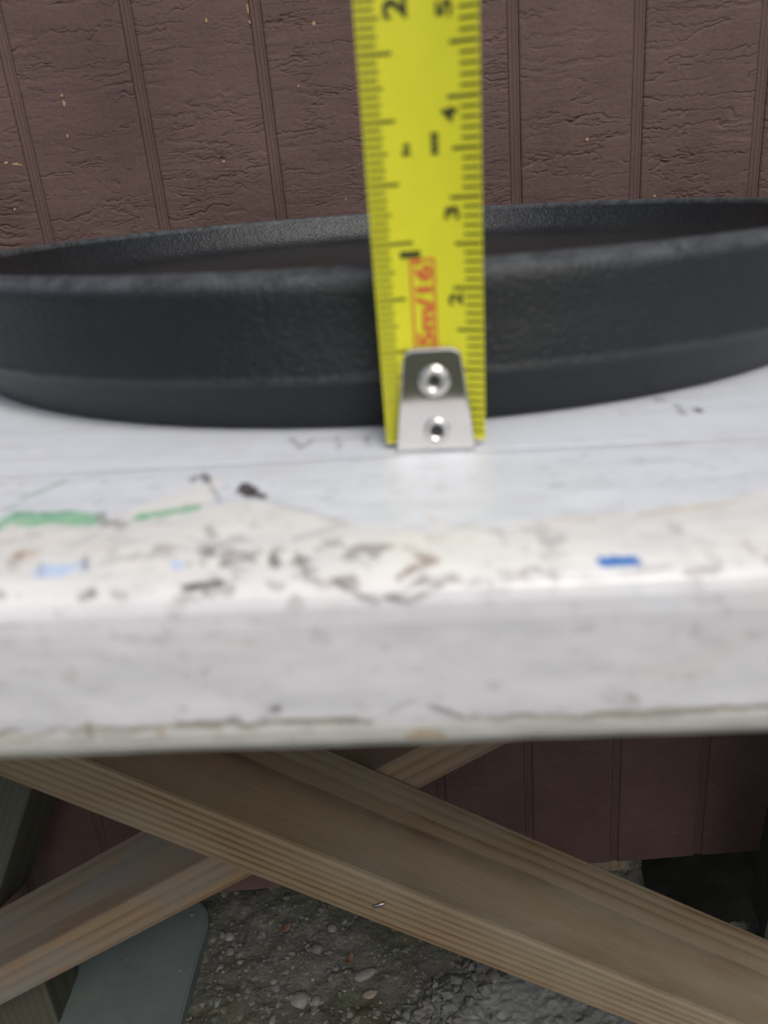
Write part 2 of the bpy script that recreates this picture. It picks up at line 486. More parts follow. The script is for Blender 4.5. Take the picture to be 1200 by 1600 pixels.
# pen strokes, scuffs and chips on the paint: points (along, over the edge) in cm, width, colour, cover
MARKS = [
  ([(-4.91, 1.96), (-4.86, 1.75), (-4.51, 1.86), (-4.25, 1.79), (-3.83, 1.95)], 0.157, 2.39, (0.22, 0.52, 0.3), 0.75),
  ([(-4.91, 1.65), (-4.59, 1.69), (-4.22, 1.68)], 0.048, 2.43, (0.1, 0.3, 0.2), 0.40),
  ([(-3.37, 1.91), (-3.07, 1.82), (-2.75, 1.72)], 0.081, 2.53, (0.22, 0.52, 0.3), 0.75),
  ([(-5.05, 1.52), (-4.97, 1.12), (-4.73, 0.63)], 0.060, 2.57, (0.3, 0.45, 0.36), 0.60),
  ([(-2.35, 1.18), (-2.19, 1.33)], 0.122, 2.71, (0.07, 0.055, 0.055), 0.95),
  ([(-2.22, 1.32), (-2.03, 1.51)], 0.068, 2.66, (0.07, 0.055, 0.055), 0.90),
  ([(-3.04, 0.78), (-3.02, 0.81)], 0.073, 2.83, (0.07, 0.055, 0.055), 0.60),
  ([(-2.95, 0.66), (-2.83, 0.88)], 0.073, 2.79, (0.07, 0.055, 0.055), 0.60),
  ([(-2.83, 0.88), (-2.53, 1.56)], 0.039, 2.55, (0.07, 0.055, 0.055), 0.40),
  ([(-3.85, 1.78), (-3.68, 2.1)], 0.083, 2.35, (0.35, 0.34, 0.35), 0.70),
  ([(-3.61, 2.02), (-3.44, 2.2)], 0.088, 2.36, (0.35, 0.34, 0.35), 0.60),
  ([(1.38, 3.32), (1.66, 3.33)], 0.098, 1.34, (0.03, 0.17, 0.5), 1.00),
  ([(-3.96, 3.06), (-3.7, 3.08)], 0.136, 1.59, (0.5, 0.62, 0.82), 0.80),
  ([(-4.03, 2.93), (-3.93, 3.14)], 0.034, 1.55, (0.35, 0.34, 0.35), 0.60),
  ([(-3.62, 2.94), (-3.51, 3.09)], 0.067, 1.60, (0.5, 0.62, 0.82), 0.60),
  ([(-3.6, 2.85), (-3.52, 3.05)], 0.047, 1.65, (0.07, 0.055, 0.055), 0.50),
  ([(-2.65, 3.07), (-2.59, 3.1)], 0.077, 1.67, (0.5, 0.62, 0.82), 0.80),
  ([(-2.52, 3.06), (-2.49, 3.08)], 0.045, 1.68, (0.07, 0.055, 0.055), 0.40),
  ([(-2.46, 3.42), (-2.15, 3.38)], 0.067, 1.36, (0.07, 0.055, 0.055), 0.75),
  ([(-2.28, 3.45), (-2.26, 3.51)], 0.049, 1.06, (0.07, 0.055, 0.055), 0.40),
  ([(-3.42, 3.46), (-3.35, 3.44)], 0.096, 1.05, (0.07, 0.055, 0.055), 0.45),
  ([(-2.18, 3.11), (-2.01, 3.04), (-1.84, 2.91)], 0.050, 1.79, (0.07, 0.055, 0.055), 0.55),
  ([(-1.7, 3.02), (-1.64, 3.15)], 0.087, 1.69, (0.07, 0.055, 0.055), 0.60),
  ([(-1.46, 2.98), (-1.4, 3.15), (-1.33, 3.38), (-1.22, 3.4)], 0.048, 1.37, (0.07, 0.055, 0.055), 0.50),
  ([(-1.09, 3.4), (-1.0, 3.47), (-0.85, 3.57), (-0.68, 3.64)], 0.059, 0.99, (0.07, 0.055, 0.055), 0.45),
  ([(-0.62, 3.61), (-0.45, 3.56), (-0.26, 3.44)], 0.047, 1.01, (0.07, 0.055, 0.055), 0.40),
  ([(-0.49, 3.41), (-0.32, 3.29), (-0.13, 3.21), (-0.29, 3.13)], 0.054, 1.72, (0.25, 0.17, 0.13), 0.70),
  ([(-0.59, 3.61), (-0.39, 3.65), (-0.24, 3.57), (-0.1, 3.51)], 0.047, 0.99, (0.07, 0.055, 0.055), 0.55),
  ([(-0.2, 2.78), (-0.05, 2.8)], 0.057, 2.06, (0.25, 0.17, 0.13), 0.25),
  ([(-1.53, 2.68), (-1.34, 2.58), (-1.13, 2.42)], 0.039, 2.27, (0.35, 0.34, 0.35), 0.50),
  ([(-2.48, 2.34), (-2.38, 2.5)], 0.082, 2.23, (0.07, 0.055, 0.055), 0.35),
  ([(-3.11, 2.92), (-3.07, 2.87)], 0.060, 1.96, (0.35, 0.34, 0.35), 0.50),
  ([(-2.96, 2.93), (-2.89, 2.81)], 0.053, 1.99, (0.35, 0.34, 0.35), 0.50),
  ([(-4.33, 2.73), (-4.18, 2.74)], 0.114, 1.90, (0.55, 0.4, 0.25), 0.45),
  ([(-4.33, 2.73), (-4.29, 2.78)], 0.072, 1.87, (0.25, 0.17, 0.13), 0.50),
  ([(-3.84, 2.62), (-3.68, 2.35)], 0.050, 2.24, (0.35, 0.34, 0.35), 0.35),
  ([(-2.47, 2.8), (-2.33, 2.86)], 0.052, 1.99, (0.07, 0.055, 0.055), 0.35),
  ([(-4.66, 2.47), (-4.54, 2.42)], 0.060, 2.09, (0.55, 0.4, 0.25), 0.30),
  ([(0.51, 2.69), (0.54, 3.01)], 0.038, 1.87, (0.35, 0.34, 0.35), 0.35),
  ([(2.16, 2.79), (2.21, 2.83)], 0.092, 1.93, (0.35, 0.34, 0.35), 0.40),
  ([(2.72, 3.15), (2.74, 3.29)], 0.065, 1.27, (0.25, 0.17, 0.13), 0.35),
  ([(1.69, 3.45), (1.98, 3.42)], 0.055, 1.19, (0.35, 0.34, 0.35), 0.40),
  ([(1.94, 2.48), (2.34, 2.43), (2.81, 2.35)], 0.069, 2.16, (0.55, 0.4, 0.25), 0.30),
  ([(0.91, 2.59), (1.3, 2.51), (1.71, 2.41)], 0.040, 2.23, (0.55, 0.4, 0.25), 0.30),
  ([(0.54, 3.48), (0.71, 3.49)], 0.053, 1.07, (0.25, 0.17, 0.13), 0.25),
  ([(-0.03, 3.45), (0.08, 3.46)], 0.053, 1.09, (0.25, 0.17, 0.13), 0.25),
  ([(1.13, 3.55), (1.25, 3.53)], 0.048, 1.03, (0.35, 0.34, 0.35), 0.30),
  ([(1.78, 3.75), (1.98, 3.78)], 0.055, 1.01, (0.5, 0.6, 0.65), 0.40),
  ([(1.61, 3.59), (1.66, 3.68)], 0.054, 0.99, (0.5, 0.6, 0.65), 0.35),
  ([(1.11, 4.01), (1.25, 3.98)], 0.055, 1.12, (0.35, 0.34, 0.35), 0.30),
  ([(2.55, 3.41), (2.58, 3.42)], 0.057, 1.11, (0.35, 0.34, 0.35), 0.30),
  ([(-2.01, -0.64), (-1.82, -0.21), (-1.71, -0.47)], 0.053, 3.12, (0.25, 0.17, 0.13), 0.55),
  ([(-1.35, -0.55), (-1.3, -0.18)], 0.053, 3.14, (0.25, 0.17, 0.13), 0.50),
  ([(-0.94, -0.48), (-0.9, -0.14)], 0.052, 3.13, (0.25, 0.17, 0.13), 0.50),
  ([(-1.77, -0.54), (-0.88, -0.5)], 0.027, 3.26, (0.25, 0.17, 0.13), 0.30),
  ([(3.71, -0.97), (3.71, -0.94)], 0.088, 3.14, (0.07, 0.055, 0.055), 0.80),
  ([(3.51, -1.25), (3.47, -0.89)], 0.078, 3.11, (0.07, 0.055, 0.055), 0.45),
  ([(3.34, -1.6), (3.41, -1.62)], 0.082, 3.38, (0.35, 0.34, 0.35), 0.60),
  ([(2.66, -1.05), (2.69, -0.98)], 0.077, 3.25, (0.35, 0.34, 0.35), 0.30),
  ([(5.5, -3.53), (5.53, -3.47)], 0.073, 3.68, (0.07, 0.055, 0.055), 0.50),
  ([(2.76, 0.39), (3.15, 0.41)], 0.043, 2.83, (0.55, 0.4, 0.25), 0.30),
  ([(-0.18, 2.31), (-0.11, 2.39)], 0.060, 2.32, (0.55, 0.4, 0.25), 0.30),
  ([(-1.17, 2.31), (-0.83, 2.55), (-0.37, 2.66), (0.39, 2.71), (0.96, 2.65)], 0.032, 2.21, (0.6, 0.62, 0.66), 0.50),
  ([(-2.17, 1.47), (-1.78, 1.8), (-1.32, 2.14), (-1.03, 2.37)], 0.035, 2.46, (0.35, 0.34, 0.35), 0.35),
  ([(-4.53, 4.96), (-4.39, 5.04), (-4.14, 4.98), (-3.86, 4.89)], 0.029, 1.13, (0.27, 0.23, 0.15), 0.60),
  ([(-3.68, 4.93), (-3.47, 5.0), (-3.25, 5.01), (-3.07, 4.92), (-2.59, 4.91), (-2.31, 4.95)], 0.027, 1.18, (0.27, 0.23, 0.15), 0.60),
  ([(-3.61, 4.87), (-3.62, 5.01)], 0.063, 1.17, (0.27, 0.23, 0.15), 0.55),
  ([(-3.86, 4.88), (-3.76, 5.0)], 0.042, 1.16, (0.27, 0.23, 0.15), 0.30),
  ([(-2.91, 4.93), (-2.91, 5.01)], 0.061, 1.20, (0.4, 0.3, 0.13), 0.50),
  ([(-2.74, 4.9), (-2.31, 4.95)], 0.047, 1.21, (0.27, 0.23, 0.15), 0.40),
  ([(-2.12, 4.97), (-2.03, 4.99)], 0.046, 1.22, (0.27, 0.23, 0.15), 0.40),
  ([(-1.17, 4.95), (-0.98, 4.95)], 0.052, 1.24, (0.07, 0.055, 0.055), 0.40),
  ([(-1.76, 4.76), (-1.71, 4.75)], 0.077, 1.17, (0.07, 0.055, 0.055), 0.60),
  ([(-1.94, 4.89), (-1.82, 4.82)], 0.046, 1.16, (0.07, 0.055, 0.055), 0.35),
  ([(-2.18, 4.85), (-2.12, 4.85)], 0.059, 1.17, (0.07, 0.055, 0.055), 0.40),
  ([(-2.66, 4.72), (-2.62, 4.72)], 0.059, 1.14, (0.07, 0.055, 0.055), 0.25),
  ([(-0.47, 5.19), (-0.34, 5.13), (-0.15, 5.19)], 0.085, 1.53, (0.45, 0.3, 0.12), 0.50),
  ([(-0.25, 4.79), (-0.11, 4.85), (0.05, 4.94)], 0.045, 1.19, (0.07, 0.055, 0.055), 0.50),
  ([(-0.65, 4.84), (-0.41, 4.71)], 0.044, 1.17, (0.07, 0.055, 0.055), 0.25),
  ([(-0.94, 4.73), (-0.88, 4.78)], 0.051, 1.18, (0.35, 0.34, 0.35), 0.30),
  ([(1.23, 4.97), (1.5, 4.94), (1.75, 4.96), (1.98, 4.93), (2.29, 4.97), (2.52, 4.92), (2.73, 4.96)], 0.040, 1.17, (0.27, 0.23, 0.15), 0.60),
  ([(1.64, 4.76), (1.7, 4.81)], 0.072, 1.13, (0.25, 0.17, 0.13), 0.35),
  ([(0.28, 4.98), (1.14, 4.98)], 0.019, 1.22, (0.27, 0.23, 0.15), 0.35),
  ([(-1.98, 4.9), (-1.21, 4.97)], 0.020, 1.23, (0.27, 0.23, 0.15), 0.30),
  ([(-2.79, 3.92), (-1.72, 4.0)], 0.031, 1.12, (0.35, 0.34, 0.35), 0.12),
  ([(0.29, 4.18), (1.11, 4.18)], 0.031, 1.14, (0.55, 0.4, 0.25), 0.12),
]
CREAM =  [(-4.95, 1.86), (-3.83, 1.95), (-2.63, 1.73), (-2.78, 0.75), (-2.64, 0.77), (-2.23, 1.52), (-1.47, 2.06), (-0.9, 2.42), (-0.31, 2.57), (0.65, 2.59), (1.31, 2.45), (1.97, 2.39), (2.64, 2.31), (3.4, 2.03)]
LOWER =  [(-4.53, 4.96), (-4.14, 4.98), (-3.07, 4.92), (-2.3, 4.92), (-0.71, 4.96), (1.14, 4.97), (2.73, 4.95)]


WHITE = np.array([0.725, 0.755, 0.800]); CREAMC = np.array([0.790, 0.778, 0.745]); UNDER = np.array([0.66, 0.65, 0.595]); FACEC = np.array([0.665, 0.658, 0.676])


def paint_colour(u, s):
    """paint, darkened front face, scuffs and pen marks by place on the table: u along the edge, s over the edge, both in cm"""
    c = np.broadcast_to(WHITE, u.shape + (3,)).copy()

    def over(col, a):
        nonlocal c
        c = c * (1 - a[..., None]) + np.asarray(col) * a[..., None]
    cu = np.array([p[0] for p in CREAM]); cs = np.array([p[1] for p in CREAM])
    order = np.argsort(cu)
    b = np.interp(u, cu[order], cs[order], left=1.9, right=2.0) + (fbm(u * 3, s * 3, 5, 3) - 0.5) * 0.22
    over(FACEC, sstep(3.1, 3.5, s) * 0.9)  # lilac front face, its colour also darkened to imitate weaker light
    over(CREAMC, sstep(-0.04, 0.06, s - b) * sstep(3.75, 3.3, s) * (0.75 + 0.25 * vnoise(u * 4, s * 4, 9)))
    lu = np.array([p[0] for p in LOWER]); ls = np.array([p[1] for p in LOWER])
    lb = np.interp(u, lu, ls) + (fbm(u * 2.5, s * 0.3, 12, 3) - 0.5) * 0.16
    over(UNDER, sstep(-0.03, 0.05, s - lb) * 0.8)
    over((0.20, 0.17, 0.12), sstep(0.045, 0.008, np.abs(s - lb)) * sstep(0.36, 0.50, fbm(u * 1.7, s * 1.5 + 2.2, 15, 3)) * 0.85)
    over((0.40, 0.40, 0.42), sstep(0.16, 0.0, np.abs(s - 0.30 + (vnoise(u * 0.8, u * 0, 61) - 0.5) * 0.06)) * (0.35 + 0.35 * vnoise(u * 1.2, u * 0 + 4, 63)))
    # rubbed grime along the lip and faint smears
    lip = sstep(2.3, 2.9, s) * sstep(3.85, 3.45, s)
    clus = sstep(0.40, 0.62, fbm(u * 0.9, s * 1.2, 19, 2)) * sstep(2.6, -0.4, u)
    sp = sstep(0.57, 0.66, fbm(u * 4.2, s * 5.5, 23, 4))
    over((0.13, 0.105, 0.10), sp * lip * (0.05 + 0.48 * clus))
    rag = np.abs(s - 3.42 - (fbm(u * 3.5, u * 0 + 1.5, 27, 3) - 0.5) * 0.30)
    over((0.17, 0.145, 0.14), sstep(0.09, 0.01, rag) * sstep(0.50, 0.62, fbm(u * 4.2, s * 3 + 7.7, 31, 3)) * 0.5)
    sp2 = sstep(0.66, 0.78, fbm(u * 5.5, s * 9, 29, 3))
    over((0.20, 0.17, 0.15), sp2 * sstep(-0.3, 0.6, s) * 0.22)
    over((0.55, 0.55, 0.57), sstep(0.45, 0.75, fbm(u * 0.5, s * 3, 37, 4)) * 0.22)
    over((0.60, 0.54, 0.46), sstep(0.60, 0.8, fbm(u * 1.1, s * 2.0, 43, 4)) * 0.15)
    # hand-made marks
    for pts, w, kk, col, a in MARKS:
        p = np.array(pts)
        bx = (u > p[:, 0].min() - w * 2) & (u < p[:, 0].max() + w * 2) & (s > p[:, 1].min() - w * kk * 2) & (s < p[:, 1].max() + w * kk * 2)
        if not bx.any(): continue
        uu = u[bx]; ss = s[bx]; d = np.full(uu.shape, 9.0)
        for i in range(len(p) - 1):
            e = (p[i + 1] - p[i]) / (1, kk); L2 = max(e @ e, 1e-9)
            du = uu - p[i, 0]; ds = (ss - p[i, 1]) / kk; k = np.clip((du * e[0] + ds * e[1]) / L2, 0, 1)
            d = np.minimum(d, np.hypot(du - k * e[0], ds - k * e[1]))
        wn = w * 0.5 * (0.7 + 0.6 * vnoise(uu * 14, ss * 14, 51))
        al = a * sstep(wn + 0.02, wn - 0.02, d)
        if a < 0.85: al = al * (0.75 + 0.7 * vnoise(uu * 22, ss * 22, 57))
        c[bx] = c[bx] * (1 - np.clip(al, 0, 1)[:, None]) + np.asarray(col) * np.clip(al, 0, 1)[:, None]
    return c


def add_paint(me, C):
    at = me.color_attributes.new('paint', 'FLOAT_COLOR', 'POINT')
    at.data.foreach_set('color', np.concatenate([C, np.ones(C.shape[:-1] + (1,))], -1).reshape(-1).astype(np.float32))


PROF = [(-.27, -1.0), (-.27, -.10), (-.272, -.02), (-.276, -.004), (-.36, 0), (-.95, 0), (-2.3, 0), (-2.7, -.010), (-3.02, -.03), (-3.25, -.065), (-3.41, -.115), (-3.51, -.19), (-3.56, -.31), (-3.58, -.48), (-3.58, -1.5),
        (-3.57, -1.68), (-3.53, -1.84), (-3.44, -1.98), (-3.30, -2.07), (-3.1, -2.12), (-.27, -2.12), (-.27, -1.0)]


def resample(P, step, step_far):
    out = []
    for i in range(len(P) - 1):
        a = np.array(P[i]); b = np.array(P[i + 1]); L = np.linalg.norm(b - a)
        st = step if 3 <= i <= 18 else step_far
        n = max(1, int(round(L / st)))
        for k in range(n): out.append(a + (b - a) * k / n)
    out.append(np.array(P[-1])); return np.array(out)


PR = resample(PROF, 0.035, 0.5)
v0 = np.array([-.36, 0.0]); i0 = int(np.argmin(np.linalg.norm(PR - v0, axis=1)))
sl = np.r_[0, np.cumsum(np.linalg.norm(np.diff(PR, axis=0), axis=1))]; sl = sl - sl[i0] + 0.36
us = np.concatenate([np.arange(-75, -7, 1.0), np.arange(-7, 5.5, 0.035), np.arange(5.5, 75.1, 1.0)])
Ug, Sg = np.meshgrid(us, sl)
Vg = np.broadcast_to(PR[:, 0:1], Ug.shape).copy(); Wg = np.broadcast_to(PR[:, 1:2], Ug.shape).copy()
tn = np.gradient(PR, axis=0); tn /= np.linalg.norm(tn, axis=1)[:, None]; nrm = np.stack([tn[:, 1], -tn[:, 0]], -1) * -1
dsp = (fbm(Ug * 1.3, Sg * 2.2, 77, 3) - 0.5) * 0.03 * sstep(0.4, 1.2, Sg) * sstep(6.2, 5.6, Sg)
Vg = Vg - nrm[:, 0:1] * dsp; Wg = Wg - nrm[:, 1:2] * dsp
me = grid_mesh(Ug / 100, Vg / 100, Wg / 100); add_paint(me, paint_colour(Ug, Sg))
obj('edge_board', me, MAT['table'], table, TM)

vs = np.concatenate([[-.266, -.266, -.266, -.260, -.20], np.arange(-.1, 8, 0.06), np.arange(8, 51, 1.0)])
ws = np.concatenate([[-1.9, -.10, -.008, 0.0, 0.0], np.zeros(len(vs) - 5)])
us2 = np.concatenate([np.arange(-75, -10, 1.0), np.arange(-10, 8, 0.06), np.arange(8, 75.1, 1.0)])
Ug, Vg = np.meshgrid(us2, vs); Wg = np.broadcast_to(ws[:, None], Ug.shape)
# closed below by a bottom row
Ug = np.concatenate([Ug, Ug[-1:], Ug[:1]], 0); Vg = np.concatenate([Vg, Vg[-1:], Vg[:1]], 0); Wg = np.concatenate([Wg, np.full((1, Ug.shape[1]), -1.9), Wg[:1]], 0)
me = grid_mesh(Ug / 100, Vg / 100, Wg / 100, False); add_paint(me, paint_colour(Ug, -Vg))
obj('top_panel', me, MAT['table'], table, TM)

# crossed braces (timbers laid flat) and legs
def wp(x, y, z): return Vector((x, y, z + GZ))


def extend(a, b, za, zb):
    d = b - a
    return a + d * ((za - a.z) / d.z), a + d * ((zb - a.z) / d.z)


def brace(pa, pb, y0, depth, thick, mat, ztop):
    """pa, pb: two points of the lower front edge (x, z relative to the camera)"""
    a = wp(pa[0], y0, pa[1]); b = wp(pb[0], y0, pb[1])
    if a.z < b.z: a, b = b, a
    a, b = extend(a, b, ztop, 0.012)
    t = (b - a).normalized(); up = t.cross(Vector((0, 1, 0)));  up = up if up.z > 0 else -up
    off = Vector((0, depth / 2, 0)) + up * (thick / 2)
    a = a + off; b = b + off
    if a.x > b.x: a, b = b, a
    M = along(a, b)
    return obj('brace', board((b - a).length, depth, thick), mat, table, M)


b1 = brace((-.273, -.322), (.148, -.603), 0.405, 0.112, 0.038, MAT['wood'], GZ - 0.085)
b2 = brace((-.423, -.682), (.080, -.417), 0.519, 0.095, 0.038, MAT['wood2'], GZ - 0.085)
# staple driven into the front edge of the brace
def tube(pts, r, seg=6):
    V, F = [], []
    for i, p in enumerate(pts):
        a = pts[max(0, i - 1)]; b = pts[min(len(pts) - 1, i + 1)]; d = (b - a).normalized()
        n1 = d.orthogonal().normalized(); n2 = d.cross(n1)
        for k in range(seg):
            q = p + n1 * (r * math.cos(2 * math.pi * k / seg)) + n2 * (r * math.sin(2 * math.pi * k / seg)); V.append(tuple(q))
    for i in range(len(pts) - 1):
        for k in range(seg):
            k2 = (k + 1) % seg; F.append((i * seg + k, i * seg + k2, (i + 1) * seg + k2, (i + 1) * seg + k))
    F.append(tuple(range(seg))[::-1]); F.append(tuple(range((len(pts) - 1) * seg, len(pts) * seg)))
    return V, F


sp = aty(592, 1411, 0.405)
st_v, st_f = tube([Vector((-.004, .004, -.001)), Vector((-.004, -.0012, -.001)), Vector((-.0035, -.0022, -.001)), Vector((.0035, -.0022, .0012)), Vector((.004, -.0012, .0012)), Vector((.004, .004, .0012))], 0.0011)
o = obj('staple', mesh_from(st_v, st_f, True), MAT['staple_wire'], b1, Matrix.Translation(sp))

# legs: slanted timbers at both ends, upright post on the slab at the left
def leg(a, b, D, T, mat, ydir):
    return obj('leg', board((b - a).length, D, T), mat, table, along(a, b, ydir))


leg(Vector((-0.325, 0.665, GZ - 0.36)), Vector((-0.477, 0.640, GZ - 0.66)), 0.060, 0.040, MAT['wood_green'], Vector((0.35, 1, 0)).normalized())
leg(Vector((0.410, 0.600, GZ - 0.085)), Vector((0.402, 0.640, GZ - 0.80)), 0.060, 0.060, MAT['wood_green'], Vector((0.2, 1, 0)).normalized())
leg(Vector((-0.452, 0.600, GZ - 0.675)), Vector((-0.452, 0.600, 0.016)), 0.060, 0.085, MAT['wood_green'], Vector((0, 1, 0)))

# ---------------------------------------------------------------- pan
pc = T0 + ex * (-0.0020) + ey * 0.1075
PM = Matrix(((ex.x, ey.x, nn.x, pc.x), (ex.y, ey.y, nn.y, pc.y), (ex.z, ey.z, nn.z, pc.z), (0, 0, 0, 1)))
pan = empty('cast_iron_pan', PM)
tag(pan, 'round black cast iron pan lying on the white table behind the tape', 'pan')
base = [(0.02, 0.06), (9.0, 0.03), (9.36, 0.006), (9.62, 0.004), (9.74, 0.03), (9.80, 0.08), (10.16, 0.69), (10.20, 0.73), (10.29, 0.775), (10.315, 0.815)]
side = [(10.315, 0.815), (10.315, 0.86), (10.295, 0.91), (10.22, 1.5), (10.195, 1.88), (10.182, 1.98), (10.15, 2.07), (10.08, 2.16), (9.99, 2.22), (9.90, 2.25), (9.82, 2.245), (9.76, 2.20), (9.73, 2.12)]


def fine(P, step=0.03):
    out = [P[0]]
    for p, q in zip(P[:-1], P[1:]):
        n = max(1, min(30, int(round(math.hypot(q[0] - p[0], q[1] - p[1]) / step))))
        out += [(p[0] + (q[0] - p[0]) * k / n, p[1] + (q[1] - p[1]) * k / n) for k in range(1, n + 1)]
    return out


for nm, pf in (('base_wall', fine(base)), ('side_wall', fine(side))):
    V, F = lathe([(r / 100, z / 100) for r, z in pf], 256)
    me = mesh_from(V, F, True)
    wv = np.array([p[1] for p in pf])        # painted sky highlight along the lip and along the casting bead
    lip_glint = np.clip(sstep(1.98, 2.17, wv) + 0.42 * sstep(0.075, 0.0, np.abs(wv - 0.835)), 0, 1)
    at = me.attributes.new('lip_glint', 'FLOAT', 'POINT'); at.data.foreach_set('value', np.repeat(lip_glint, 256).astype(np.float32))
    obj(nm, me, MAT['iron'], pan, PM)
prof = [(9.73, 2.12), (9.62, 1.85), (9.48, 1.60), (9.30, 1.44), (9.05, 1.35), (8.7, 1.31), (6.0, 1.30), (0.02, 1.30)]
V, F = lathe([(r / 100, z / 100) for r, z in prof], 256)
obj('cooking_surface', mesh_from(V, F, True), MAT['seasoned'], pan, PM)

# ---------------------------------------------------------------- tape measure
tu = Vector((math.sin(rad(0.57)), math.sin(rad(-5.53)), 0)); tu.z = math.sqrt(1 - tu.length_squared)
ts = Vector((math.cos(rad(-5.54)), math.sin(rad(-5.54)), 0)); ts = (ts - tu * ts.dot(tu)).normalized()
tc = ts.cross(tu)                            # towards the viewer
P0 = Vector((0.0058, 0.0968, GZ - 0.0296)) + tu * 0.0002
KM = Matrix(((ts.x, tc.x, tu.x, P0.x), (ts.y, tc.y, tu.y, P0.y), (ts.z, tc.z, tu.z, P0.z), (0, 0, 0, 1)))   # local x across, y to the viewer, z along the blade
tape = empty('tape_measure', KM)
tag(tape, 'yellow steel tape measure standing upright on its metal hook before the pan', 'tape measure')
HW, SAG, TOP = 0.00635, 0.0011, 0.21


def sag(b): return SAG * (b / HW) ** 2


nb = 24; V = []; F = []
bs = [-HW + 2 * HW * i / nb for i in range(nb + 1)]
ring = [(b, sag(b)) for b in bs] + [(b, sag(b) - 0.00022) for b in reversed(bs)]
na = 60; zsb = [0.0008 + (TOP - 0.0008) * i / na for i in range(na + 1)]
for z in zsb: V += [(x, y, z) for x, y in ring]
m = len(ring)
for i in range(na):
    for k in range(m):
        k2 = (k + 1) % m; F.append((i * m + k, (i + 1) * m + k, (i + 1) * m + k2, i * m + k2))
F.append(tuple(range(m))); F.append(tuple(range(na * m, na * m + m))[::-1])
obj('blade', mesh_from(V, F, False), MAT['yellow'], tape, KM)
EPS = 0.00006


def ticks(spec):
    V, F = [], []
    for z, b0, b1, w in spec:
        n = 5
        for i in range(n + 1):
            b = b0 + (b1 - b0) * i / n
            for dz in (-w / 2, w / 2): V.append((b, sag(b) + EPS, z + dz))
        o0 = len(V) - 2 * (n + 1)
        for i in range(n): F.append((o0 + 2 * i, o0 + 2 * i + 2, o0 + 2 * i + 3, o0 + 2 * i + 1))
    return mesh_from(V, F)


E0 = HW - 0.00012
sp = []
for i in range(2, 32 * 8):                   # inch side, left
    z = i * 0.0254 / 32
    L = 0.0046 if i % 32 == 0 else 0.0034 if i % 8 == 0 else 0.0023 if i % 4 == 0 else 0.0020 if i % 2 == 0 else 0.00185
    if z < TOP - 0.002: sp.append((z, -E0, -E0 + L, 0.00030 if i % 8 == 0 else 0.00025))
obj('inch_scale', ticks(sp), MAT['black_ink'], tape, KM)
sp = []
for i in range(2, 205):                      # centimetre side, right
    z = i * 0.001
    L = 0.0034 if i % 10 == 0 else 0.0030 if i % 5 == 0 else 0.00195
    sp.append((z, E0 - L, E0, 0.00032 if i % 5 == 0 else 0.00026))
obj('centimetre_scale', ticks(sp), MAT['black_ink'], tape, KM)


def text_mesh(txt, height, width, b, z, bold=0.0):
    """flat print: characters read up the blade, their tops towards the inch side; (b, z) is the middle of the word"""
    cu = bpy.data.curves.new('print', 'FONT'); cu.body = txt; cu.size = 1.0; cu.offset = bold; cu.resolution_u = 4
    ob = bpy.data.objects.new('print', cu); COL.objects.link(ob)
    dg = bpy.context.evaluated_depsgraph_get(); dg.update()
    me0 = bpy.data.meshes.new_from_object(ob.evaluated_get(dg))
    bpy.data.objects.remove(ob); bpy.data.curves.remove(cu)
    co = np.array([v.co[:] for v in me0.vertices]); lo = co.min(0); hi = co.max(0)
    fx = width / (hi[0] - lo[0]); fy = height / (hi[1] - lo[1])
    for v in me0.vertices:
        tx_ = (v.co.x - (lo[0] + hi[0]) / 2) * fx; ty_ = (v.co.y - (lo[1] + hi[1]) / 2) * fy
        bb = b - ty_; v.co = Vector((bb, sag(bb) + EPS + 0.00004, z + tx_))
    me0.update(); me0.materials.clear()
    return me0


def px_tape(px, py):
    """place on the blade (across, along) seen at a place in the photograph"""
    d = _f + _r * ((px - 600) / 1200) - _u * ((py - 800) / 1200)
    o = Vector((0, 0, GZ)) - P0
    t = -(o.dot(tc)) / d.dot(tc); q = o + d * t
    return q.dot(ts), q.dot(tu)


for txt, px, py, h, w, bo in (('2', 616, 12, 0.0025, 0.0020, .03), ('1', 641, 397, 0.0024, 0.0007, .03), ('5', 693, 12, 0.0017, 0.0015, .03), ('4', 702, 178, 0.0017, 0.00145, .03), ('3', 706, 332, 0.0017, 0.00145, .03), ('2', 712, 466, 0.0017, 0.00145, .03)):
    b, z = px_tape(px, py)
    obj('numeral', text_mesh(txt, h, w, b, z, bo), MAT['black_ink'], tape, KM)
for k in range(6, 20):                       # the scale goes on above the picture
    obj('numeral', text_mesh(str(k), 0.0017, 0.0015 if k < 10 else 0.0024, 0.0029, k * 0.01 - 0.0017, .03), MAT['black_ink'], tape, KM)
for k in range(3, 8):
    obj('numeral', text_mesh(str(k), 0.0025, 0.0020, -0.0022, k * 0.0254 - 0.0016, .03), MAT['black_ink'], tape, KM)
# rating and class marks
b0_, z0_ = px_tape(664, 541); b1_, z1_ = px_tape(660, 405)
obj('rating_print', text_mesh("5m/16'", 0.0021, 0.0104, (b0_ + b1_) / 2 + 0.0001, (z0_ + z1_) / 2 + 0.00005, .035), MAT['red_ink'], tape, KM)
zl, zh, bl, bh = z0_ - 0.0004, z1_ + 0.0001, (b0_ + b1_) / 2 - 0.00145, (b0_ + b1_) / 2 + 0.00155


def strip_quads(rects):
    V, F = [], []
    for (x0, x1, za, zb) in rects:
        n = 4
        for i in range(n + 1):
            b = x0 + (x1 - x0) * i / n
            V += [(b, sag(b) + EPS, za), (b, sag(b) + EPS, zb)]
        o0 = len(V) - 2 * (n + 1)
        for i in range(n): F.append((o0 + 2 * i, o0 + 2 * i + 2, o0 + 2 * i + 3, o0 + 2 * i + 1))
    return mesh_from(V, F)


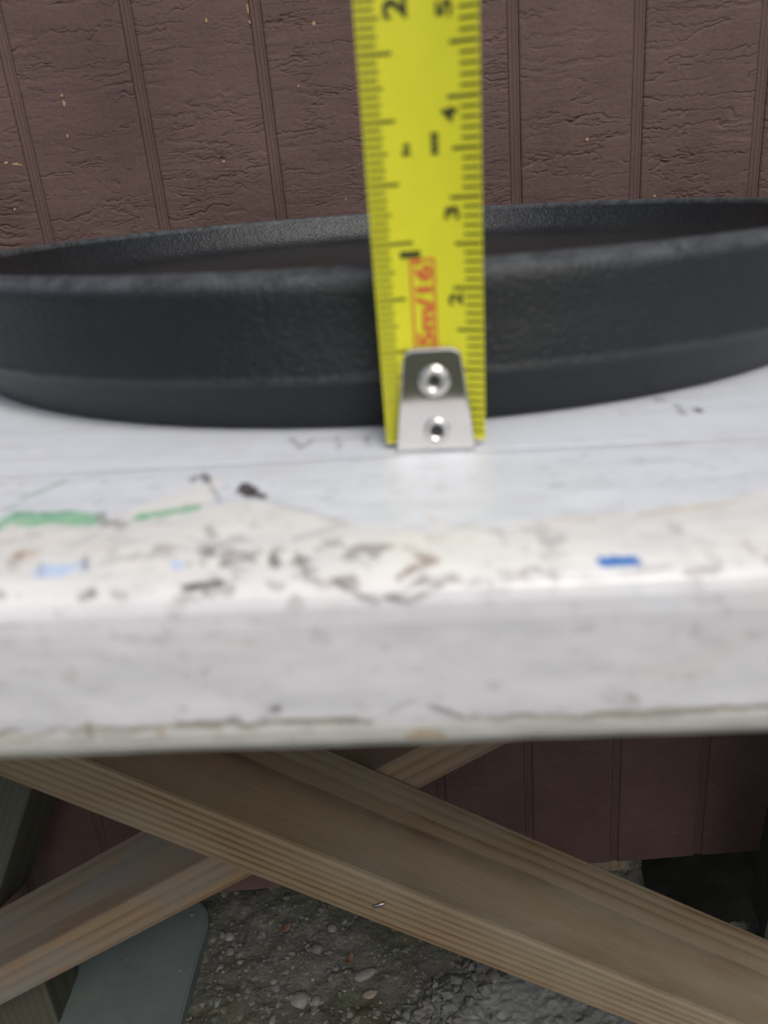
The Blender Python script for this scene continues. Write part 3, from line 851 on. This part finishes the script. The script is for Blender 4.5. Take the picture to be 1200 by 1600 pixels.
fw = 0.00028
obj('rating_frame', strip_quads([(bl, bl + fw, zl, zh), (bh - fw, bh, zl, zh), (bl + fw, bh - fw, zh - fw, zh), (bl + fw, bh - fw, zl, zl + fw)]), MAT['red_ink'], tape, KM)
b, z = px_tape(679, 224)
obj('class_mark', strip_quads([(b - 0.00042, b + 0.00042, z - 0.0011 + i * 0.00058, z - 0.0011 + i * 0.00058 + 0.00044) for i in range(4)]), MAT['black_ink'], tape, KM)
b, z = px_tape(635, 234)
obj('class_mark', strip_quads([(b - 0.0005, b + 0.0004, z - 0.0006, z - 0.0001), (b - 0.0003, b + 0.0004, z + 0.0001, z + 0.0006)]), MAT['black_ink'], tape, KM)

# end hook: tapered plate riveted on, lip turned back under the blade
ZH = 0.0131
out = [(-0.0051, 0.0), (0.0051, 0.0), (0.00365, ZH - 0.0014), (0.0034, ZH - 0.0006), (0.0028, ZH - 0.0001), (0.0020, ZH), (-0.0020, ZH), (-0.0028, ZH - 0.0001), (-0.0034, ZH - 0.0006), (-0.00365, ZH - 0.0014)]
C0, C1 = 0.00080, 0.00155
HKM = KM @ Matrix.Translation((0, 0.0009, 0)) @ Matrix.Rotation(rad(4.6), 4, 'X')   # the loose hook leans back a little
bm = bmesh.new()
vf = [bm.verts.new((x, C1, z)) for x, z in out]; vb = [bm.verts.new((x, C0, z)) for x, z in out]
ff = bm.faces.new(vf); bm.faces.new(vb[::-1])
for i in range(len(out)): bm.faces.new((vf[i], vb[i], vb[(i + 1) % len(out)], vf[(i + 1) % len(out)]))
bmesh.ops.recalc_face_normals(bm, faces=bm.faces)
ed = [e for e in bm.edges if all(abs(v.co.y - C1) < 1e-7 for v in e.verts)]
bmesh.ops.bevel(bm, geom=ed, offset=0.00028, segments=3, affect='EDGES', profile=0.5)
hk = obj('hook', bm_mesh(bm), MAT['steel'], tape, HKM)
bm = bmesh.new(); bmesh.ops.create_cube(bm, size=1)
for v in bm.verts: v.co = Vector((v.co.x * 0.0100, C0 - 0.0031 + v.co.y * 0.0060, 0.00038 + v.co.z * 0.00070))
bmesh.ops.bevel(bm, geom=list(bm.edges), offset=0.0001, segments=2, affect='EDGES')
obj('hook_lip', bm_mesh(bm), MAT['steel'], hk, HKM)


def rivet(px, py, prof, nhole):
    b, z = px_tape(px, py)
    V, F = lathe(prof, 40)
    me = mesh_from(V, F, True); me.materials.append(MAT['rivet']); me.materials.append(MAT['painted_hole_shade'])  # dark centre painted in as the hollow's shade, no real opening
    me.polygons.foreach_set('material_index', [1 if i < nhole * 40 else 0 for i in range(len(F))])
    M = HKM @ Matrix.Translation((b, C1, z)) @ Matrix.Rotation(rad(-90), 4, 'X')
    obj('rivet', me, None, hk, M)


mm = 0.001
rivet(679, 590, [(0.02 * mm, 0.02 * mm), (0.55 * mm, 0.04 * mm), (0.80 * mm, 0.16 * mm), (0.98 * mm, 0.42 * mm), (1.15 * mm, 0.56 * mm), (1.40 * mm, 0.58 * mm), (1.68 * mm, 0.47 * mm), (1.88 * mm, 0.26 * mm), (1.96 * mm, -0.02 * mm)], 2)
rivet(683, 664, [(0.02 * mm, 0.03 * mm), (0.60 * mm, 0.05 * mm), (0.88 * mm, 0.14 * mm), (1.02 * mm, 0.30 * mm), (1.18 * mm, 0.37 * mm), (1.40 * mm, 0.34 * mm), (1.60 * mm, 0.16 * mm), (1.70 * mm, -0.02 * mm)], 2)

# ---------------------------------------------------------------- things on the ground
def rock_mesh(rx, ry, rz, seed, sub=2, rough=0.25):
    bm = bmesh.new(); bmesh.ops.create_icosphere(bm, subdivisions=sub, radius=1)
    co = np.array([v.co[:] for v in bm.verts])
    d = fbm(co[:, 0] * 1.6 + seed * 3.1, co[:, 1] * 1.6 + co[:, 2] * 1.3 + seed, 7 + seed, 3)
    for v, k in zip(bm.verts, d):
        s = 1 + (k - 0.5) * 2 * rough; v.co = Vector((v.co.x * rx * s, v.co.y * ry * s, v.co.z * rz * s))
    return bm_mesh(bm, True)


def gz(x, y): return float(ground_z(np.array([[x]]), np.array([[y]]))[0, 0])


def atg(px, py, z=0.0):
    d = _f + _r * ((px - 600) / 1200) - _u * ((py - 800) / 1200)
    t = (z - GZ) / d.z; p = d * t; return p.x, p.y


# flat grey-green slab with rounded corner
def slab_mesh(outline, h, bev):
    bm = bmesh.new(); vs_ = [bm.verts.new((x, y, h)) for x, y in outline]; f = bm.faces.new(vs_)
    r = bmesh.ops.extrude_face_region(bm, geom=[f]); 
    for g in r['geom']:
        if isinstance(g, bmesh.types.BMVert): g.co.z = -0.03
    bmesh.ops.recalc_face_normals(bm, faces=bm.faces)
    ed = [e for e in bm.edges if all(abs(v.co.z - h) < 1e-6 for v in e.verts)]
    bmesh.ops.bevel(bm, geom=ed, offset=bev, segments=3, affect='EDGES')
    return bm_mesh(bm, False)


so = [(-0.80, 0.45), (-0.282, 0.45), (-0.277, 0.56), (-0.274, 0.64), (-0.271, 0.684), (-0.275, 0.702), (-0.285, 0.716), (-0.302, 0.726), (-0.33, 0.732), (-0.80, 0.738)]
sl_ = obj('paving_slab', slab_mesh(so, 0.016, 0.0022), MAT['slab']); tag(sl_, 'smooth grey green paving slab with a rounded corner on the soil', 'slab')

# crumbling concrete footing: displaced rough lump
fx = np.linspace(-0.045, 0.42, 300); fy = np.linspace(0.40, 0.66, 180)
X, Y = np.meshgrid(fx, fy)
cen = np.hypot((X - 0.19) / 0.235, (Y - 0.50) / 0.155) + (fbm(X * 12, Y * 12, 5, 3) - 0.5) * 0.28
Zf = 0.018 * sstep(1.02, 0.72, cen) - 0.02 * sstep(0.98, 1.1, cen) + (fbm(X * 70, Y * 70, 6, 3) - 0.5) * 0.006 + (fbm(X * 200, Y * 200, 16, 2) - 0.5) * 0.003 + (fbm(X * 14, Y * 14, 9, 2) - 0.5) * 0.005
ft = obj('concrete_footing', grid_mesh(X, Y, Zf), MAT['footing']); tag(ft, 'rough pale grey concrete lump in the soil below the long brace', 'concrete')

# loose gravel: one uncountable mass, real stones
bmg = bmesh.new(); bmesh.ops.create_icosphere(bmg, subdivisions=1, radius=1)
base = np.array([v.co[:] for v in bmg.verts]); bf = np.array([[v.index for v in f.verts] for f in bmg.faces]); bmg.free()


def gravel(name, mat, n, place, rmin, rmax, label):
    V = []; Fc = []; k = 0
    while k < n:
        x, y, ok, zoff = place()
        if not ok: continue
        r = rmin * (rmax / rmin) ** (RNG.random() ** 2.2)
        sc = np.array([RNG.uniform(.8, 1.5), RNG.uniform(.7, 1.2), RNG.uniform(.35, .75)]) * r
        a = RNG.uniform(0, 6.28); c, s = math.cos(a), math.sin(a)
        p = base * (1 + RNG.normal(0, .22, (len(base), 1))) * sc
        p = p @ np.array([[c, s, 0], [-s, c, 0], [0, 0, 1]])
        V.append(p + np.array([x, y, zoff + gz(x, y) + sc[2] * 0.05])); Fc.append(bf + k * len(base)); k += 1
    o = obj(name, mesh_from(np.concatenate(V), np.concatenate(Fc), False), mat); tag(o, label, 'gravel', kind='stuff'); return o


def place_soil():
    x = RNG.uniform(-0.36, 0.42); y = RNG.uniform(0.50, 0.80)
    on = x < -0.278
    return x, y, (not on) or RNG.random() < 0.05, (0.0165 - gz(x, y)) if on else 0.0


gravel('gravel', MAT['gravel'], 3600, place_soil, 0.0010, 0.0048, 'small mixed stones and grit strewn over the soil')


def place_edge():
    a = RNG.uniform(0, 6.28); k = RNG.normal(0.93, 0.09)
    x = 0.19 + 0.235 * k * math.cos(a); y = 0.50 + 0.155 * k * math.sin(a)
    return x, y, x < 0.16 and y > 0.48, 0.016 * max(0, 1.05 - k) / .2


gravel('aggregate', MAT['pebble'], 420, place_edge, 0.003, 0.0085, 'pale pebbles breaking out of the concrete rim')

for px, py, w, h, mt, lab in ((468, 1552, 26, 18, 'pebble', 'rounded pale stone on soil, biggest between slab and concrete'), (570, 1515, 36, 13, 'pebble', 'long flat pale stone lying left of the concrete lump'),
                              (357, 1458, 15, 12, 'pebble', 'small buff stone on soil just right of the slab corner'), (358, 1480, 16, 11, 'gravel', 'dull grey stone under the buff one beside the slab'),
                              (492, 1557, 14, 12, 'pebble', 'cream pebble touching the biggest rounded stone'), (519, 1449, 15, 12, 'pebble', 'pale stone close under the edge of the long brace'),
                              (430, 1535, 16, 10, 'gravel', 'bluish grey stone left of the biggest rounded stone'), (494, 1477, 18, 13, 'gravel', 'mid grey stone in the middle of the soil patch'),
                              (424, 1589, 10, 18, 'pebble', 'upright pale stone at the bottom of the soil patch')):
    x, y = atg(px, py, 0.006); s = 0.5 / 1230
    o = obj('stone', rock_mesh(w * s, h * s * 1.35, h * s * 0.75, px % 13), MAT[mt], None, Matrix.Translation((x, y, gz(x, y) + h * s * 0.15)) @ Matrix.Rotation(px * 0.37, 4, 'Z'))
    tag(o, lab, 'stone', 'stones on the soil patch')


def leaf_mesh(L, Wd, curl):
    V, F = [], []
    for i in range(7):
        t = i / 6; w = Wd * math.sin(math.pi * min(1, t * 0.95 + 0.05)) * 0.5
        for s in (-1, 0, 1): V.append((L * (t - .5), s * w, curl * (abs(s) * .6 + (2 * t - 1) ** 2)))
    for i in range(6):
        for j in range(2): F.append((i * 3 + j, i * 3 + j + 1, i * 3 + j + 4, i * 3 + j + 3))
    me = mesh_from(V, F, True); return me


for px, py, L, Wd, mt, rz, lab in ((446, 1447, .016, .010, 'leaf', .6, 'orange brown dry leaf scrap below the crossing of the braces'), (545, 1494, .016, .009, 'leaf', 1.1, 'reddish tan leaf scrap above the long flat stone'),
                                   (578, 1548, .018, .009, 'leaf_pale', .2, 'curled pale leaf scrap at the left rim of the concrete')):
    x, y = atg(px, py, 0.008)
    o = obj('dry_leaf', leaf_mesh(L, Wd, .003), MAT[mt], None, Matrix.Translation((x, y, gz(x, y) + 0.006)) @ Matrix.Rotation(rz, 4, 'Z') @ Matrix.Rotation(0.25, 4, 'X'))
    sm = o.modifiers.new('thickness', 'SOLIDIFY'); sm.thickness = 0.0006
    tag(o, lab, 'leaf', 'leaf scraps on the soil')
